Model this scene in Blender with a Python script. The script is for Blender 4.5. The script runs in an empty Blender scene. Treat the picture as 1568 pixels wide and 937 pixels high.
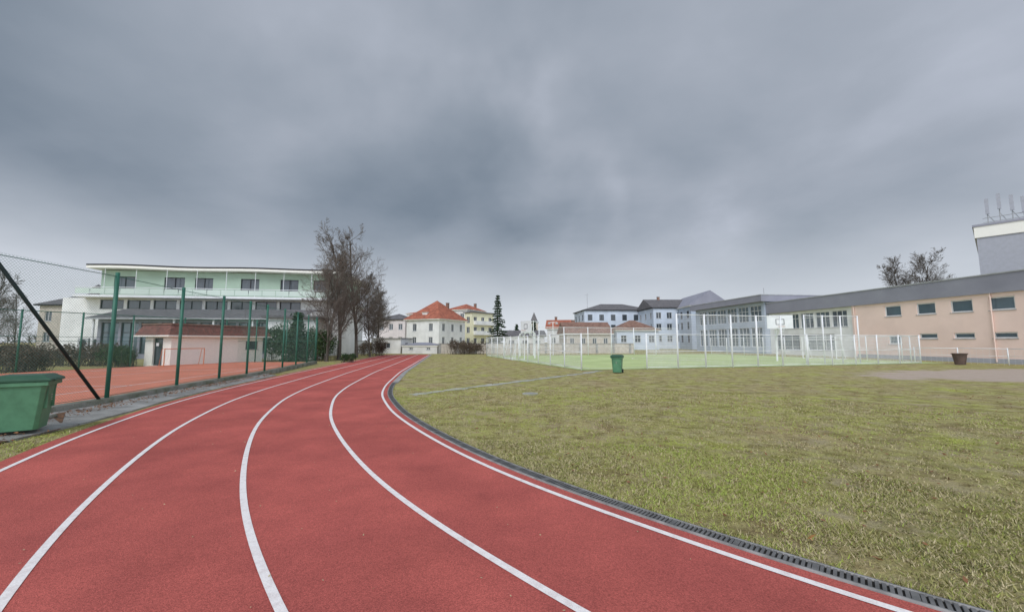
import bpy, math, random
import numpy as np
from mathutils import Vector
random.seed(7); rng=np.random.default_rng(7)
scene=bpy.context.scene
R=math.radians

# ------------------------------------------------------------------ materials
def M(name,c1,c2=None,scale=3.0,rough=.8,bump=0.0,bscale=60.0,spec=.3,metal=0.0,fine=0.0,fscale=120.0,lo=.38,hi=.62,detail=6,stain=0.0,sscale=.35):
    m=bpy.data.materials.new(name); m.use_nodes=True
    nt=m.node_tree; N=nt.nodes; L=nt.links
    b=N['Principled BSDF']; b.inputs['Roughness'].default_value=rough
    b.inputs['Specular IOR Level'].default_value=spec; b.inputs['Metallic'].default_value=metal
    tc=N.new('ShaderNodeTexCoord')
    c2=c2 or tuple(x*.86 for x in c1)
    n=N.new('ShaderNodeTexNoise'); n.inputs['Scale'].default_value=scale; n.inputs['Detail'].default_value=detail
    L.new(tc.outputs['Object'],n.inputs['Vector'])
    r=N.new('ShaderNodeValToRGB'); r.color_ramp.elements[0].position=lo; r.color_ramp.elements[1].position=hi
    r.color_ramp.elements[0].color=(*c1,1); r.color_ramp.elements[1].color=(*c2,1)
    L.new(n.outputs['Fac'],r.inputs['Fac']); out=r.outputs['Color']
    def mod(sc,amt,a=.3,bb=.7,det=3):
        nonlocal out
        f=N.new('ShaderNodeTexNoise'); f.inputs['Scale'].default_value=sc; f.inputs['Detail'].default_value=det; f.inputs['Roughness'].default_value=.65
        L.new(tc.outputs['Object'],f.inputs['Vector'])
        mr=N.new('ShaderNodeMapRange'); mr.inputs[1].default_value=a; mr.inputs[2].default_value=bb
        mr.inputs[3].default_value=1-amt; mr.inputs[4].default_value=1+amt
        L.new(f.outputs['Fac'],mr.inputs[0])
        mx=N.new('ShaderNodeVectorMath'); mx.operation='SCALE'
        L.new(out,mx.inputs[0]); L.new(mr.outputs[0],mx.inputs['Scale']); out=mx.outputs[0]
    if fine>0: mod(fscale,fine)
    if stain>0: mod(sscale,stain,.35,.6,8)
    L.new(out,b.inputs['Base Color'])
    if bump>0:
        bn=N.new('ShaderNodeTexNoise'); bn.inputs['Scale'].default_value=bscale; bn.inputs['Detail'].default_value=4
        L.new(tc.outputs['Object'],bn.inputs['Vector'])
        bp=N.new('ShaderNodeBump'); bp.inputs['Strength'].default_value=bump; bp.inputs['Distance'].default_value=.02
        L.new(bn.outputs['Fac'],bp.inputs['Height']); L.new(bp.outputs[0],b.inputs['Normal'])
    return m

TRACK=M('track_rubber',(.50,.118,.097),(.42,.098,.083),scale=1.1,rough=.85,bump=.6,bscale=150,fine=.36,fscale=100,spec=.2,stain=.12,sscale=.7,detail=10)
LINE=M('line_paint',(.85,.80,.78),(.70,.62,.60),scale=14,rough=.6,fine=.14,fscale=110,lo=.45,hi=.75)
WHITEP=M('white_paint',(.82,.83,.84),(.75,.76,.77),rough=.5)
CONC=M('concrete',(.36,.35,.33),(.25,.245,.23),scale=2.2,bump=.4,bscale=40,fine=.2,fscale=60,stain=.2,sscale=1.2)
CONCD=M('concrete_mossy',(.24,.235,.20),(.13,.14,.09),scale=3,bump=.6,bscale=30,fine=.25,fscale=50)
PATHM=M('path_concrete',(.46,.45,.40),(.32,.33,.24),scale=2,bump=.3,bscale=30,fine=.2,fscale=40)
GRATE=M('drain_metal',(.30,.29,.28),(.19,.185,.18),scale=8,rough=.6,spec=.4)
DARK=M('dark_void',(.010,.010,.010),(.02,.018,.015),scale=6)
COURT=M('court_clay',(.64,.22,.14),(.56,.185,.115),scale=.6,bump=.2,fine=.08,fscale=90,stain=.08)
TURF=M('turf',(.50,.58,.27),(.44,.53,.23),scale=.4,rough=.9,fine=.1,fscale=20,stain=.08)
PLASTER=M('plaster_white',(.82,.82,.80),(.75,.75,.73),scale=.8,stain=.06,sscale=.6)
CREAM=M('plaster_cream',(.88,.86,.79),(.82,.80,.73),scale=.8,stain=.06,sscale=.8)
SALMON=M('plaster_salmon',(.88,.68,.60),(.85,.65,.57),scale=.6,stain=.04,sscale=.5)
GREENW=M('plaster_green',(.39,.50,.40),(.36,.46,.37),scale=.5,stain=.05)
GREENL=M('balcony_glass_green',(.62,.71,.64),(.58,.67,.60),scale=.5,rough=.25)
YELLOW=M('plaster_yellow',(.80,.77,.56),(.76,.73,.52))
BLUEW=M('plaster_blue',(.58,.64,.73),(.53,.59,.68),scale=.5,stain=.08)
BLUED=M('plaster_blue_dark',(.44,.50,.59),(.40,.46,.54),scale=.5,stain=.05)
PINK=M('plaster_pink',(.70,.64,.63),(.64,.58,.57),stain=.08)
PLASTW=M('plaster_weathered',(.74,.73,.71),(.62,.61,.59),scale=.7,stain=.12,sscale=.5)
GREYW=M('plaster_grey',(.40,.41,.46),(.37,.38,.42))
BEIGE=M('plaster_beige',(.56,.51,.44),(.47,.42,.36),stain=.1)
FASCIA=M('fascia_metal',(.29,.29,.34),(.26,.26,.31),scale=.5,rough=.45,spec=.4,stain=.05)
ROOFD=M('roof_dark',(.11,.105,.11),(.16,.15,.15),scale=2,rough=.6,fine=.2,fscale=12)
ROOFR=M('roof_red_tile',(.40,.135,.08),(.30,.10,.065),scale=2,fine=.3,fscale=10,stain=.2,sscale=.9)
ROOFB=M('roof_brown_tile',(.27,.16,.12),(.19,.11,.085),scale=2,fine=.3,fscale=10,stain=.15)
SHING=M('shingle_redbrown',(.23,.095,.075),(.14,.065,.055),scale=6,fine=.35,fscale=14,bump=.6,bscale=14)
FRAME=M('window_frame_white',(.72,.73,.73))
FRAMED=M('window_frame_dark',(.05,.05,.055))
GLASS=M('window_glass',(.045,.055,.065),(.07,.085,.10),scale=.7,rough=.06,spec=.6)
GLASSB=M('window_glass_blue',(.10,.15,.18),(.06,.09,.11),scale=.5,rough=.08,spec=.6)
DOOR=M('door_brown',(.05,.03,.025),(.07,.045,.035))
GPOST=M('fence_green_paint',(.03,.15,.10),(.022,.11,.075),rough=.45,spec=.45)
GWIRE=M('chain_link_wire',(.16,.30,.25),(.13,.26,.21),rough=.5)
BRACE=M('brace_dark',(.015,.035,.03),(.012,.02,.02),rough=.5)
BINP=M('bin_green_plastic',(.095,.24,.135),(.08,.205,.115),scale=3,rough=.5,spec=.4,stain=.12,sscale=5)
BINL=M('bin_lid_plastic',(.035,.10,.06),(.028,.08,.05),scale=3,rough=.45,stain=.1,sscale=6)
RUBBER=M('rubber',(.012,.012,.012),rough=.7)
BARK=M('bark',(.085,.07,.058),(.13,.112,.095),scale=4,rough=.9)
BARK2=M('bark_twigs',(.14,.118,.098),(.18,.155,.132),scale=4,rough=.9)
NEED=M('spruce_needles',(.02,.045,.022),(.04,.075,.035),scale=1.5,rough=.8)
EVERG=M('evergreen_leaves',(.025,.055,.02),(.06,.10,.035),scale=2,rough=.8)
HEDGE=M('hedge_twigs',(.10,.075,.055),(.15,.115,.08),scale=2,rough=.9)
LEAFB=M('dead_leaves',(.28,.14,.065),(.18,.09,.05),scale=20,rough=.8)
LEAFO=M('dead_leaf_orange',(.55,.30,.12),(.42,.22,.09),scale=20,rough=.8)
SOIL=M('leafy_soil',(.20,.10,.055),(.10,.07,.045),scale=5,bump=.8,bscale=25,fine=.4,fscale=30)
METAL=M('galvanised',(.42,.43,.44),(.34,.35,.36),rough=.45,spec=.5)
BINBR=M('litter_bin_brown',(.13,.09,.075),(.09,.065,.055))
RAILW=M('net_white',(.84,.85,.86),rough=.6)
ORANGE=M('orange_plastic',(.65,.22,.10),rough=.5)
G1=M('grass_green',(.34,.42,.08),(.38,.44,.095),scale=2,rough=.7)
G2=M('grass_olive',(.42,.38,.155),(.35,.33,.12),scale=2,rough=.7)
G3=M('grass_straw',(.58,.49,.30),(.47,.39,.23),scale=2,rough=.8)
G4=M('grass_moss',(.17,.175,.065),(.21,.21,.07),scale=2,rough=.8)

# ------------------------------------------------------------------ helpers
def np_mesh(name,V,F,mat,midx=None,smooth=False,parent=None,loc=None,rot=0):
    V=np.asarray(V,dtype=np.float32).reshape(-1,3); F=np.asarray(F,dtype=np.int32)
    k=F.shape[1]; me=bpy.data.meshes.new(name)
    me.vertices.add(len(V)); me.vertices.foreach_set('co',V.ravel())
    me.loops.add(F.size); me.loops.foreach_set('vertex_index',F.ravel())
    me.polygons.add(len(F)); me.polygons.foreach_set('loop_start',np.arange(0,F.size,k,dtype=np.int32))
    try: me.polygons.foreach_set('loop_total',np.full(len(F),k,dtype=np.int32))
    except Exception: pass
    for m in (mat if isinstance(mat,(list,tuple)) else [mat]): me.materials.append(m)
    if midx is not None: me.polygons.foreach_set('material_index',np.asarray(midx,dtype=np.int32))
    me.update(calc_edges=True); me.validate()
    if smooth: me.polygons.foreach_set('use_smooth',np.ones(len(me.polygons),dtype=bool))
    o=bpy.data.objects.new(name,me); scene.collection.objects.link(o)
    if parent: o.parent=parent
    if loc: o.location=loc; o.rotation_euler=(0,0,rot)
    return o

class Thing:
    def __init__(s,name,loc=(0,0,0),yaw=0):
        s.name=name; s.loc=loc; s.yaw=R(yaw); s.parts={}
    def poly(s,part,mat,V,F):
        p=s.parts.setdefault(part,([],[],mat)); b=len(p[0])
        p[0].extend([tuple(v) for v in V]); p[1].extend([[i+b for i in f] for f in F])
    def box(s,part,mat,x0,x1,y0,y1,z0,z1):
        V=[(x0,y0,z0),(x1,y0,z0),(x1,y1,z0),(x0,y1,z0),(x0,y0,z1),(x1,y0,z1),(x1,y1,z1),(x0,y1,z1)]
        s.poly(part,mat,V,[(0,3,2,1),(4,5,6,7),(0,1,5,4),(1,2,6,5),(2,3,7,6),(3,0,4,7)])
    def cyl(s,part,mat,p0,p1,r0,r1=None,n=10,cap=True):
        r1=r0 if r1 is None else r1
        p0=Vector(p0);p1=Vector(p1);d=(p1-p0).normalized()
        a=d.orthogonal().normalized();b=d.cross(a)
        V=[];F=[]
        for k in range(n):
            t=2*math.pi*k/n; V.append(p0+(a*math.cos(t)+b*math.sin(t))*r0)
        for k in range(n):
            t=2*math.pi*k/n; V.append(p1+(a*math.cos(t)+b*math.sin(t))*r1)
        for k in range(n): F.append((k,(k+1)%n,n+(k+1)%n,n+k))
        if cap: F.append(tuple(range(n))[::-1]); F.append(tuple(range(n,2*n)))
        s.poly(part,mat,V,F)
    def wall(s,p0,p1,z0,z1,mat,ops=(),depth=.16,part='walls',glass=None,frame=None,mull=1,fw=.06,sill=True,trans=False):
        glass=glass or GLASS; frame=frame or FRAME
        p0=Vector(p0);p1=Vector(p1);d=(p1-p0);Lw=d.length;d/=Lw;n=Vector((d.y,-d.x))
        def P(u,dep,z):
            q=p0+d*u-n*dep; return (q.x,q.y,z)
        us=sorted({0,Lw,*[o[0] for o in ops],*[o[1] for o in ops]}); zs=sorted({z0,z1,*[o[2] for o in ops],*[o[3] for o in ops]})
        for i in range(len(us)-1):
            for j in range(len(zs)-1):
                cu=(us[i]+us[i+1])/2;cz=(zs[j]+zs[j+1])/2
                if any(o[0]<cu<o[1] and o[2]<cz<o[3] for o in ops): continue
                s.poly(part,mat,[P(us[i],0,zs[j]),P(us[i+1],0,zs[j]),P(us[i+1],0,zs[j+1]),P(us[i],0,zs[j+1])],[(0,1,2,3)])
        def bx(prt,m,u0,u1,d0,d1,a,b):
            V=[P(u0,d0,a),P(u1,d0,a),P(u1,d1,a),P(u0,d1,a),P(u0,d0,b),P(u1,d0,b),P(u1,d1,b),P(u0,d1,b)]
            s.poly(prt,m,V,[(0,3,2,1),(4,5,6,7),(0,1,5,4),(1,2,6,5),(2,3,7,6),(3,0,4,7)])
        for o in ops:
            a,b,c,e=o[:4]; D=depth
            s.poly(part,mat,[P(a,0,c),P(b,0,c),P(b,D,c),P(a,D,c)],[(0,1,2,3)])
            s.poly(part,mat,[P(a,0,e),P(b,0,e),P(b,D,e),P(a,D,e)],[(3,2,1,0)])
            s.poly(part,mat,[P(a,0,c),P(a,D,c),P(a,D,e),P(a,0,e)],[(0,1,2,3)])
            s.poly(part,mat,[P(b,0,c),P(b,D,c),P(b,D,e),P(b,0,e)],[(3,2,1,0)])
            s.poly('window_glass',glass,[P(a,D-.01,c),P(b,D-.01,c),P(b,D-.01,e),P(a,D-.01,e)],[(0,1,2,3)])
            f=fw; dd=(D-.07,D-.02)
            bx('window_frames',frame,a,b,*dd,c,c+f); bx('window_frames',frame,a,b,*dd,e-f,e)
            bx('window_frames',frame,a,a+f,*dd,c+f,e-f); bx('window_frames',frame,b-f,b,*dd,c+f,e-f)
            for k in range(1,mull+1):
                x=a+(b-a)*k/(mull+1); bx('window_frames',frame,x-f/2,x+f/2,*dd,c+f,e-f)
            if trans:
                z=c+(e-c)*.68; bx('window_frames',frame,a+f,b-f,D-.065,D-.025,z-f/2,z+f/2)
            if sill: bx('sills',METAL,a-.05,b+.05,-.05,.02,c-.05,c-.003)
    def hip(s,part,mat,x0,x1,y0,y1,z,h,o=.4,gable=False,axis='x'):
        x0-=o;x1+=o;y0-=o;y1+=o
        if axis=='x':
            ins=0 if gable else (y1-y0)/2; ym=(y0+y1)/2
            ins=min(ins,(x1-x0)/2-.01)
            rv=[(x0+ins,ym,z+h),(x1-ins,ym,z+h)]
            V=[(x0,y0,z),(x1,y0,z),(x1,y1,z),(x0,y1,z)]+rv
            F=[(0,1,5,4),(1,2,5),(2,3,4,5),(3,0,4),(3,2,1,0)]
        else:
            ins=0 if gable else (x1-x0)/2; xm=(x0+x1)/2
            ins=min(ins,(y1-y0)/2-.01)
            rv=[(xm,y0+ins,z+h),(xm,y1-ins,z+h)]
            V=[(x0,y0,z),(x1,y0,z),(x1,y1,z),(x0,y1,z)]+rv
            F=[(0,1,4),(1,2,5,4),(2,3,5),(3,0,4,5),(3,2,1,0)]
        s.poly(part,mat,V,F)
        t=.16
        s.box('eaves',FRAMED if mat in(ROOFD,) else CREAM,x0+.06,x1-.06,y0+.06,y1-.06,z-t,z-.004)
    def build(s,bevel=0,smooth=()):
        e=bpy.data.objects.new(s.name,None); scene.collection.objects.link(e)
        e.location=s.loc; e.rotation_euler=(0,0,s.yaw)
        for part,(V,F,mat) in s.parts.items():
            me=bpy.data.meshes.new(part); me.from_pydata(V,[],F); me.materials.append(mat); me.update()
            o=bpy.data.objects.new(part,me); scene.collection.objects.link(o); o.parent=e
            if bevel and part not in smooth:
                b=o.modifiers.new('b','BEVEL'); b.width=bevel; b.segments=2; b.limit_method='ANGLE'
            if part in smooth:
                for p in me.polygons: p.use_smooth=len(p.vertices)==4
        return e

def tubes(name,segs,mat,k=4,parent=None,loc=None):
    A=np.array([[*a,*b,ra,rb] for a,b,ra,rb in segs],dtype=np.float64)
    p0=A[:,:3];p1=A[:,3:6];r0=A[:,6:7];r1=A[:,7:8]
    d=p1-p0; d/=np.linalg.norm(d,axis=1,keepdims=True)+1e-9
    ref=np.where(np.abs(d[:,2:3])>.9,np.array([[1.,0,0]]),np.array([[0,0,1.]]))
    a=np.cross(d,ref); a/=np.linalg.norm(a,axis=1,keepdims=True); b=np.cross(d,a)
    th=np.arange(k)*2*np.pi/k; c=np.cos(th)[None,:,None]; s_=np.sin(th)[None,:,None]
    ring=a[:,None,:]*c+b[:,None,:]*s_
    V=np.concatenate([p0[:,None,:]+ring*r0[:,None,:],p1[:,None,:]+ring*r1[:,None,:]],axis=1)
    i=np.arange(len(A))[:,None]*2*k; j=np.arange(k)[None,:]; j2=(j+1)%k
    F=np.stack([i+j,i+j2,i+k+j2,i+k+j],axis=-1).reshape(-1,4)
    return np_mesh(name,V.reshape(-1,3),F,mat,parent=parent,loc=loc)

def bare_tree(name,loc,h,r=.16,seed=1,lv=4,spread=1.0,minr=.009,kid=1.5,clear=.12,mat=BARK,droop=0.0,stems=1,limb=1.0):
    rd=random.Random(seed); segs=[]
    def rv(): return Vector((rd.gauss(0,1),rd.gauss(0,1),rd.gauss(0,1)))
    def grow(p,d,L,r,l,top):
        n=[3,4,5,6,11][min(l,4)] if not top else 12
        st=L/n
        for i in range(n):
            d=(d+rv()*(.05 if top else .10)+Vector((0,0,.09 if l>1 else .05-droop))).normalized()
            q=p+d*st; r2=max(r*(1-.75/n*1.0),minr*.7) if not top else r*(1-.085)
            segs.append((tuple(p),tuple(q),r,r2)); p=q; r=r2
            frac=(i+1)/n
            if l>0 and (frac>clear if top else i>=0):
                nk=int(kid+(1 if top else 0)+rd.random())
                for _ in range(nk):
                    perp=rv().cross(d).normalized()
                    ang=R(rd.uniform(26,56)); nd=(d*math.cos(ang)+perp*math.sin(ang)*spread).normalized()
                    if top:
                        LL=L*rd.uniform(.24,.46)*(1.15-.75*frac)*limb
                    else: LL=L*rd.uniform(.38,.68)*(1.1-.5*frac)
                    grow(p,nd,LL,max(r*rd.uniform(.35,.6),minr),l-1,False)
    for s_ in range(stems):
        o=Vector((rd.uniform(-.3,.3)*(stems>1),rd.uniform(-.3,.3)*(stems>1),0))
        dd=Vector((rd.uniform(-.12,.12)*(stems>1),rd.uniform(-.1,.1)*(stems>1),1)).normalized()
        segs.append((tuple(o-Vector((0,0,.1))),tuple(o+Vector((0,0,.35))),r*1.5,r))
        grow(o+Vector((0,0,.3)),dd,h*rd.uniform(.86,1),r,lv,True)
    e=bpy.data.objects.new(name,None); scene.collection.objects.link(e); e.location=loc
    thick=[s_ for s_ in segs if s_[2]>.03]; thin=[s_ for s_ in segs if s_[2]<=.03]
    if thick: tubes('trunk_and_limbs',thick,mat,k=6,parent=e)
    if thin: tubes('twigs',thin,BARK2,k=3,parent=e)
    return e

def cards(name,P,size,mat,parent=None,loc=None,flat=0):
    n=len(P); P=np.asarray(P)
    a=rng.normal(size=(n,3)); 
    if flat: a[:,2]*=.2
    a/=np.linalg.norm(a,axis=1,keepdims=True)
    b=rng.normal(size=(n,3)); 
    if flat: b[:,2]*=.2
    b-= (a*b).sum(1,keepdims=True)*a; b/=np.linalg.norm(b,axis=1,keepdims=True)
    s_=size*rng.uniform(.5,1.3,size=(n,1))
    V=np.stack([P-a*s_,P-b*s_*.45,P+a*s_,P+b*s_*.45],axis=1).reshape(-1,3)
    F=np.arange(4*n).reshape(-1,4)
    return np_mesh(name,V,F,mat,parent=parent,loc=loc)

def spruce(name,loc,h,rad,seed=1):
    rd=random.Random(seed); e=bpy.data.objects.new(name,None); scene.collection.objects.link(e); e.location=loc
    segs=[((0,0,0),(0,0,h*.97),.16,.02)]; P=[]
    z=h*.08
    while z<h*.98:
        rr=rad*(1-z/h)**.85
        for k in range(11):
            az=rd.uniform(0,6.283); rl=rr*rd.uniform(.6,1.2)+.08
            end=Vector((math.cos(az)*rl,math.sin(az)*rl,z-.25*rl+rd.uniform(-.1,.1)))
            segs.append(((0,0,z),tuple(end),.03,.01))
            n=int(6+rl*14)
            for i in range(n):
                t=rd.uniform(.15,1.03); q=Vector((0,0,z)).lerp(end,t)
                w=.12*(1.2-t)+.04
                P.append((q.x+rd.gauss(0,w),q.y+rd.gauss(0,w),q.z+rd.gauss(0,.05)-.05))
        z+=h*.042
    tubes('trunk_and_branches',segs,BARK,k=4,parent=e)
    cards('needles',P,.14,NEED,parent=e)
    return e

def bush(name,loc,sx,sy,sz,n,mat,size=.08,seed=1,twig=True):
    rr=np.random.default_rng(seed)
    e=bpy.data.objects.new(name,None); scene.collection.objects.link(e); e.location=loc
    m=max(3,int(sx*sy*1.6)+3)
    c=np.stack([rr.uniform(-sx*.42,sx*.42,m),rr.uniform(-sy*.4,sy*.4,m),rr.uniform(.35,.62,m)*sz],1)
    r=rr.uniform(.22,.38,m)*sz
    i=rr.integers(0,m,n); d=rr.normal(size=(n,3)); d/=np.linalg.norm(d,axis=1,keepdims=True)
    P=c[i]+d*(r[i]*rr.uniform(.5,1.15,n))[:,None]; P[:,2]=np.abs(P[:,2])
    cards('leaves',P,size,mat,parent=e)
    segs=[]
    for _ in range(max(30,int(40*sx))):
        j=rr.integers(0,m); q=c[j]+rr.normal(size=3)*r[j]*.7; q[2]=max(q[2],.2)
        b=(q[0]*.9+rr.normal()*.1,q[1]*.9+rr.normal()*.1,0)
        segs.append((b,tuple(q),.015,.006))
    tubes('stems',segs,BARK,k=3,parent=e)
    return e

# ------------------------------------------------------------------ track centre line (inner white line)
pts=np.array([(12.5,-1.9),(9.5,-1.2),(6.6,-.2),(4.3,1.0),(2.23,2.48),(.508,4.17),(-.563,5.45),(-1.68,7.18),(-2.7,8.98),(-3.91,11.87),(-4.61,14.47),(-5.81,20.5),(-9.0,41.2),(-9.95,47.4)])
seg=np.linalg.norm(np.diff(pts,axis=0),axis=1); cum=np.r_[0,np.cumsum(seg)]
ss=np.arange(0,cum[-1],.1); C=np.stack([np.interp(ss,cum,pts[:,0]),np.interp(ss,cum,pts[:,1])],1)
kx=np.arange(-25,26)*.1; kw=np.exp(-kx**2/2/.8**2); kw/=kw.sum()
def smooth(a):
    pre=2*a[0]-a[25:0:-1]; post=2*a[-1]-a[-2:-27:-1]
    return np.convolve(np.r_[pre,a,post],kw,'valid')
C=np.stack([smooth(C[:,0]),smooth(C[:,1])],1)
T=np.gradient(C,axis=0); T/=np.linalg.norm(T,axis=1,keepdims=True); NL=np.stack([-T[:,1],T[:,0]],1)
arc=np.r_[0,np.cumsum(np.linalg.norm(np.diff(C,axis=0),axis=1))]
def strip(name,o0,o1,z,mat,i0=0,i1=None,thick=0,step=2,parent=None):
    i1=i1 or len(C); idx=np.arange(i0,i1,step); n=len(idx)
    a=C[idx]+NL[idx]*o0; b=C[idx]+NL[idx]*o1
    V=np.r_[np.c_[a,np.full(n,z)],np.c_[b,np.full(n,z)]]
    j=np.arange(n-1); F=np.stack([j,j+1,n+j+1,n+j],1)[:,::-1]
    if thick:
        V=np.r_[V,np.c_[a,np.full(n,z-thick)],np.c_[b,np.full(n,z-thick)]]
        F=np.r_[F,np.stack([j,j+1,2*n+j+1,2*n+j],1),np.stack([n+j+1,n+j,3*n+j,3*n+j+1],1)]
    return np_mesh(name,V,F,mat,parent=parent)
LW=1.28
strip('running_track',-.15,5.36,.006,TRACK)
ln=bpy.data.objects.new('lane_markings',None); scene.collection.objects.link(ln)
for k in range(5): strip(f'lane_line_{k+1}',k*LW-.03,k*LW+.03,.011,LINE,parent=ln)
dr=bpy.data.objects.new('drain_grate',None); scene.collection.objects.link(dr)
IS=262
strip('channel',-.30,-.15,.008,DARK,i1=IS,parent=dr)
strip('rail_inner',-.172,-.15,.022,GRATE,i1=IS,thick=.02,parent=dr,step=1)
strip('rail_outer',-.305,-.283,.022,GRATE,i1=IS,thick=.02,parent=dr,step=1)
s=0.;V=[];F=[]
while s<arc[IS-1]:
    x,y=np.interp(s,arc,C[:,0]),np.interp(s,arc,C[:,1]); t=np.array([np.interp(s,arc,T[:,0]),np.interp(s,arc,T[:,1])]); n_=np.array([-t[1],t[0]])
    w=.0105 if int(s/.036)%14 else .02
    b=len(V)
    for o in(-.285,-.170):
        for q in(-w,w):
            p=np.array([x,y])+n_*o+t*q; V.append((p[0],p[1],.020)); V.append((p[0],p[1],.006))
    F+= [(b,b+2,b+6,b+4),(b,b+1,b+5,b+4),(b+2,b+3,b+7,b+6)]
    s+=.036
np_mesh('bars',V,F,GRATE,parent=dr)
strip('track_edging',-.38,-.15,.014,CONC,i0=IS-2,parent=None)

# ------------------------------------------------------------------ ground with material
gm=bpy.data.materials.new('ground_grass'); gm.use_nodes=True; nt=gm.node_tree;N=nt.nodes;L=nt.links;b=N['Principled BSDF']
b.inputs['Roughness'].default_value=.9; b.inputs['Specular IOR Level'].default_value=.15
tc=N.new('ShaderNodeTexCoord')
def noise(sc,det=5,rough=.6,dist=0):
    n=N.new('ShaderNodeTexNoise'); n.inputs['Scale'].default_value=sc; n.inputs['Detail'].default_value=det; n.inputs['Roughness'].default_value=rough; n.inputs['Distortion'].default_value=dist
    L.new(tc.outputs['Object'],n.inputs['Vector']); return n.outputs['Fac']
def ramp(f,st):
    r=N.new('ShaderNodeValToRGB'); e=r.color_ramp.elements
    while len(e)<len(st): e.new(.5)
    for i,(p,c) in enumerate(st): e[i].position=p; e[i].color=(*c,1) if len(c)==3 else c
    L.new(f,r.inputs['Fac']); return r.outputs['Color']
def mix(f,a,c,bt='MIX'):
    m=N.new('ShaderNodeMix'); m.data_type='RGBA'; m.blend_type=bt
    if isinstance(f,float): m.inputs[0].default_value=f
    else: L.new(f,m.inputs[0])
    for i,v in((6,a),(7,c)):
        if isinstance(v,tuple): m.inputs[i].default_value=(*v,1)
        else: L.new(v,m.inputs[i])
    return m.outputs[2]
base=ramp(noise(.5,8,.72),[(.34,(.42,.34,.19)),(.45,(.40,.36,.165)),(.55,(.385,.375,.14)),(.65,(.42,.45,.115)),(.74,(.46,.54,.085))])
mott=ramp(noise(5,8,.78),[(.36,(.40,.34,.28)),(.47,(.93,.88,.84)),(.62,(1.08,1.08,1.02))])
c=mix(.95,base,mott,'MULTIPLY')
pat=ramp(noise(1.9,5,.65),[(.38,(.60,.55,.53)),(.52,(1,1,1)),(.66,(1.16,1.16,1.1))])
c=mix(.85,c,pat,'MULTIPLY')
str_=ramp(noise(1.5,9,.8),[(.49,(0,0,0)),(.63,(.9,.9,.9))])
c=mix(str_,c,(.44,.37,.23))
fi=ramp(noise(38,6,.85),[(.34,(.36,.35,.34)),(.5,(.98,.98,.98)),(.66,(1.6,1.6,1.5))])
c=mix(.85,c,fi,'MULTIPLY')
sp=N.new('ShaderNodeSeparateXYZ'); L.new(tc.outputs['Object'],sp.inputs[0])
def math_(op,a,b_=None):
    m=N.new('ShaderNodeMath'); m.operation=op
    for i,v in((0,a),(1,b_)):
        if v is None: continue
        if isinstance(v,(int,float)): m.inputs[i].default_value=v
        else: L.new(v,m.inputs[i])
    return m.outputs[0]
ex=math_('DIVIDE',math_('SUBTRACT',sp.outputs[0],27.),11.5); 
ly=math_('SUBTRACT',sp.outputs[1],math_('ADD',math_('MULTIPLY',sp.outputs[0],.08),16.9)); ey=math_('DIVIDE',ly,3.9)
rr_=math_('ADD',math_('MULTIPLY',ex,ex),math_('MULTIPLY',ey,ey))
rr_=math_('ADD',rr_,math_('MULTIPLY',math_('SUBTRACT',noise(.8,6),.5),1.9))
dm=ramp(rr_,[(.70,(1,1,1)),(1.05,(0,0,0))])
c=mix(dm,c,mix(.5,ramp(noise(3,6),[(.3,(.52,.42,.35)),(.7,(.45,.36,.29))]),fi,'MULTIPLY'))
L.new(c,b.inputs['Base Color'])
bp=N.new('ShaderNodeBump'); bp.inputs['Strength'].default_value=.8; bp.inputs['Distance'].default_value=.04
L.new(noise(26,6,.8),bp.inputs['Height']); L.new(bp.outputs[0],b.inputs['Normal'])
np_mesh('ground',[(-500,-500,0),(500,-500,0),(500,500,0),(-500,500,0)],[(0,1,2,3)],gm)

def side_dist(Pxy):
    step=C[::3]; nl=NL[::3]; out=np.empty(len(Pxy))
    for i in range(0,len(Pxy),20000):
        q=Pxy[i:i+20000]; D=((q[:,None,:]-step[None])**2).sum(-1); k=D.argmin(1)
        out[i:i+20000]=((q-step[k])*nl[k]).sum(1)
    return out
def mkblades(P,hmin,hmax,bias=0.):
    n=len(P)
    h=rng.uniform(hmin,hmax,n)*rng.uniform(.5,1,n); w=rng.uniform(.0022,.0045,n)*(1+np.abs(P[:,1])/8); th=rng.uniform(0,6.28,n); lean=rng.normal(size=(n,2))*.8*h[:,None]
    dx=np.cos(th)*w; dy=np.sin(th)*w
    V=np.stack([np.c_[P[:,0]-dx,P[:,1]-dy,np.zeros(n)],np.c_[P[:,0]+dx,P[:,1]+dy,np.zeros(n)],np.c_[P+lean,h]],1).reshape(-1,3)
    z=np.sin(P[:,0]*1.3+np.sin(P[:,1]*.9)*2)*.8+rng.normal(size=n)*1.1+bias
    mi=np.where(z>1.0,0,np.where(z>-.2,1,np.where(z>-1.2,2,3)))
    return V,mi
def blades(n,rmin,rmax,hmin,hmax,a0,a1):
    r=np.sqrt(rng.uniform(rmin**2,rmax**2,n)); a=rng.uniform(a0,a1,n)
    P=np.stack([np.sin(a)*r,np.cos(a)*r],1)
    cl=np.sin(P[:,0]*5.1+2*np.sin(P[:,1]*3.7))+np.sin(P[:,1]*6.3+1.5*np.sin(P[:,0]*4.1))+.8*np.sin(P[:,0]*17+3*np.sin(P[:,1]*13))
    keep=rng.uniform(-2.4,1.6,n)<cl
    P=P[keep]; P=P[side_dist(P)<-.30]
    return mkblades(P,hmin,hmax)
Vs=[];Ms=[]
for args in((170000,2.5,6.5,.014,.042,R(-5),R(62)),(120000,6.5,14,.014,.038,R(-28),R(60))):
    v,m=blades(*args); Vs.append(v);Ms.append(m)
n=16000; sI=rng.uniform(2,22,n); cl=np.sin(sI*7)+np.sin(sI*17+1)+rng.normal(size=n)*.8; sI=sI[cl>-.3]; n=len(sI)
off=-.31-np.abs(rng.normal(size=n))*.05
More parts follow.
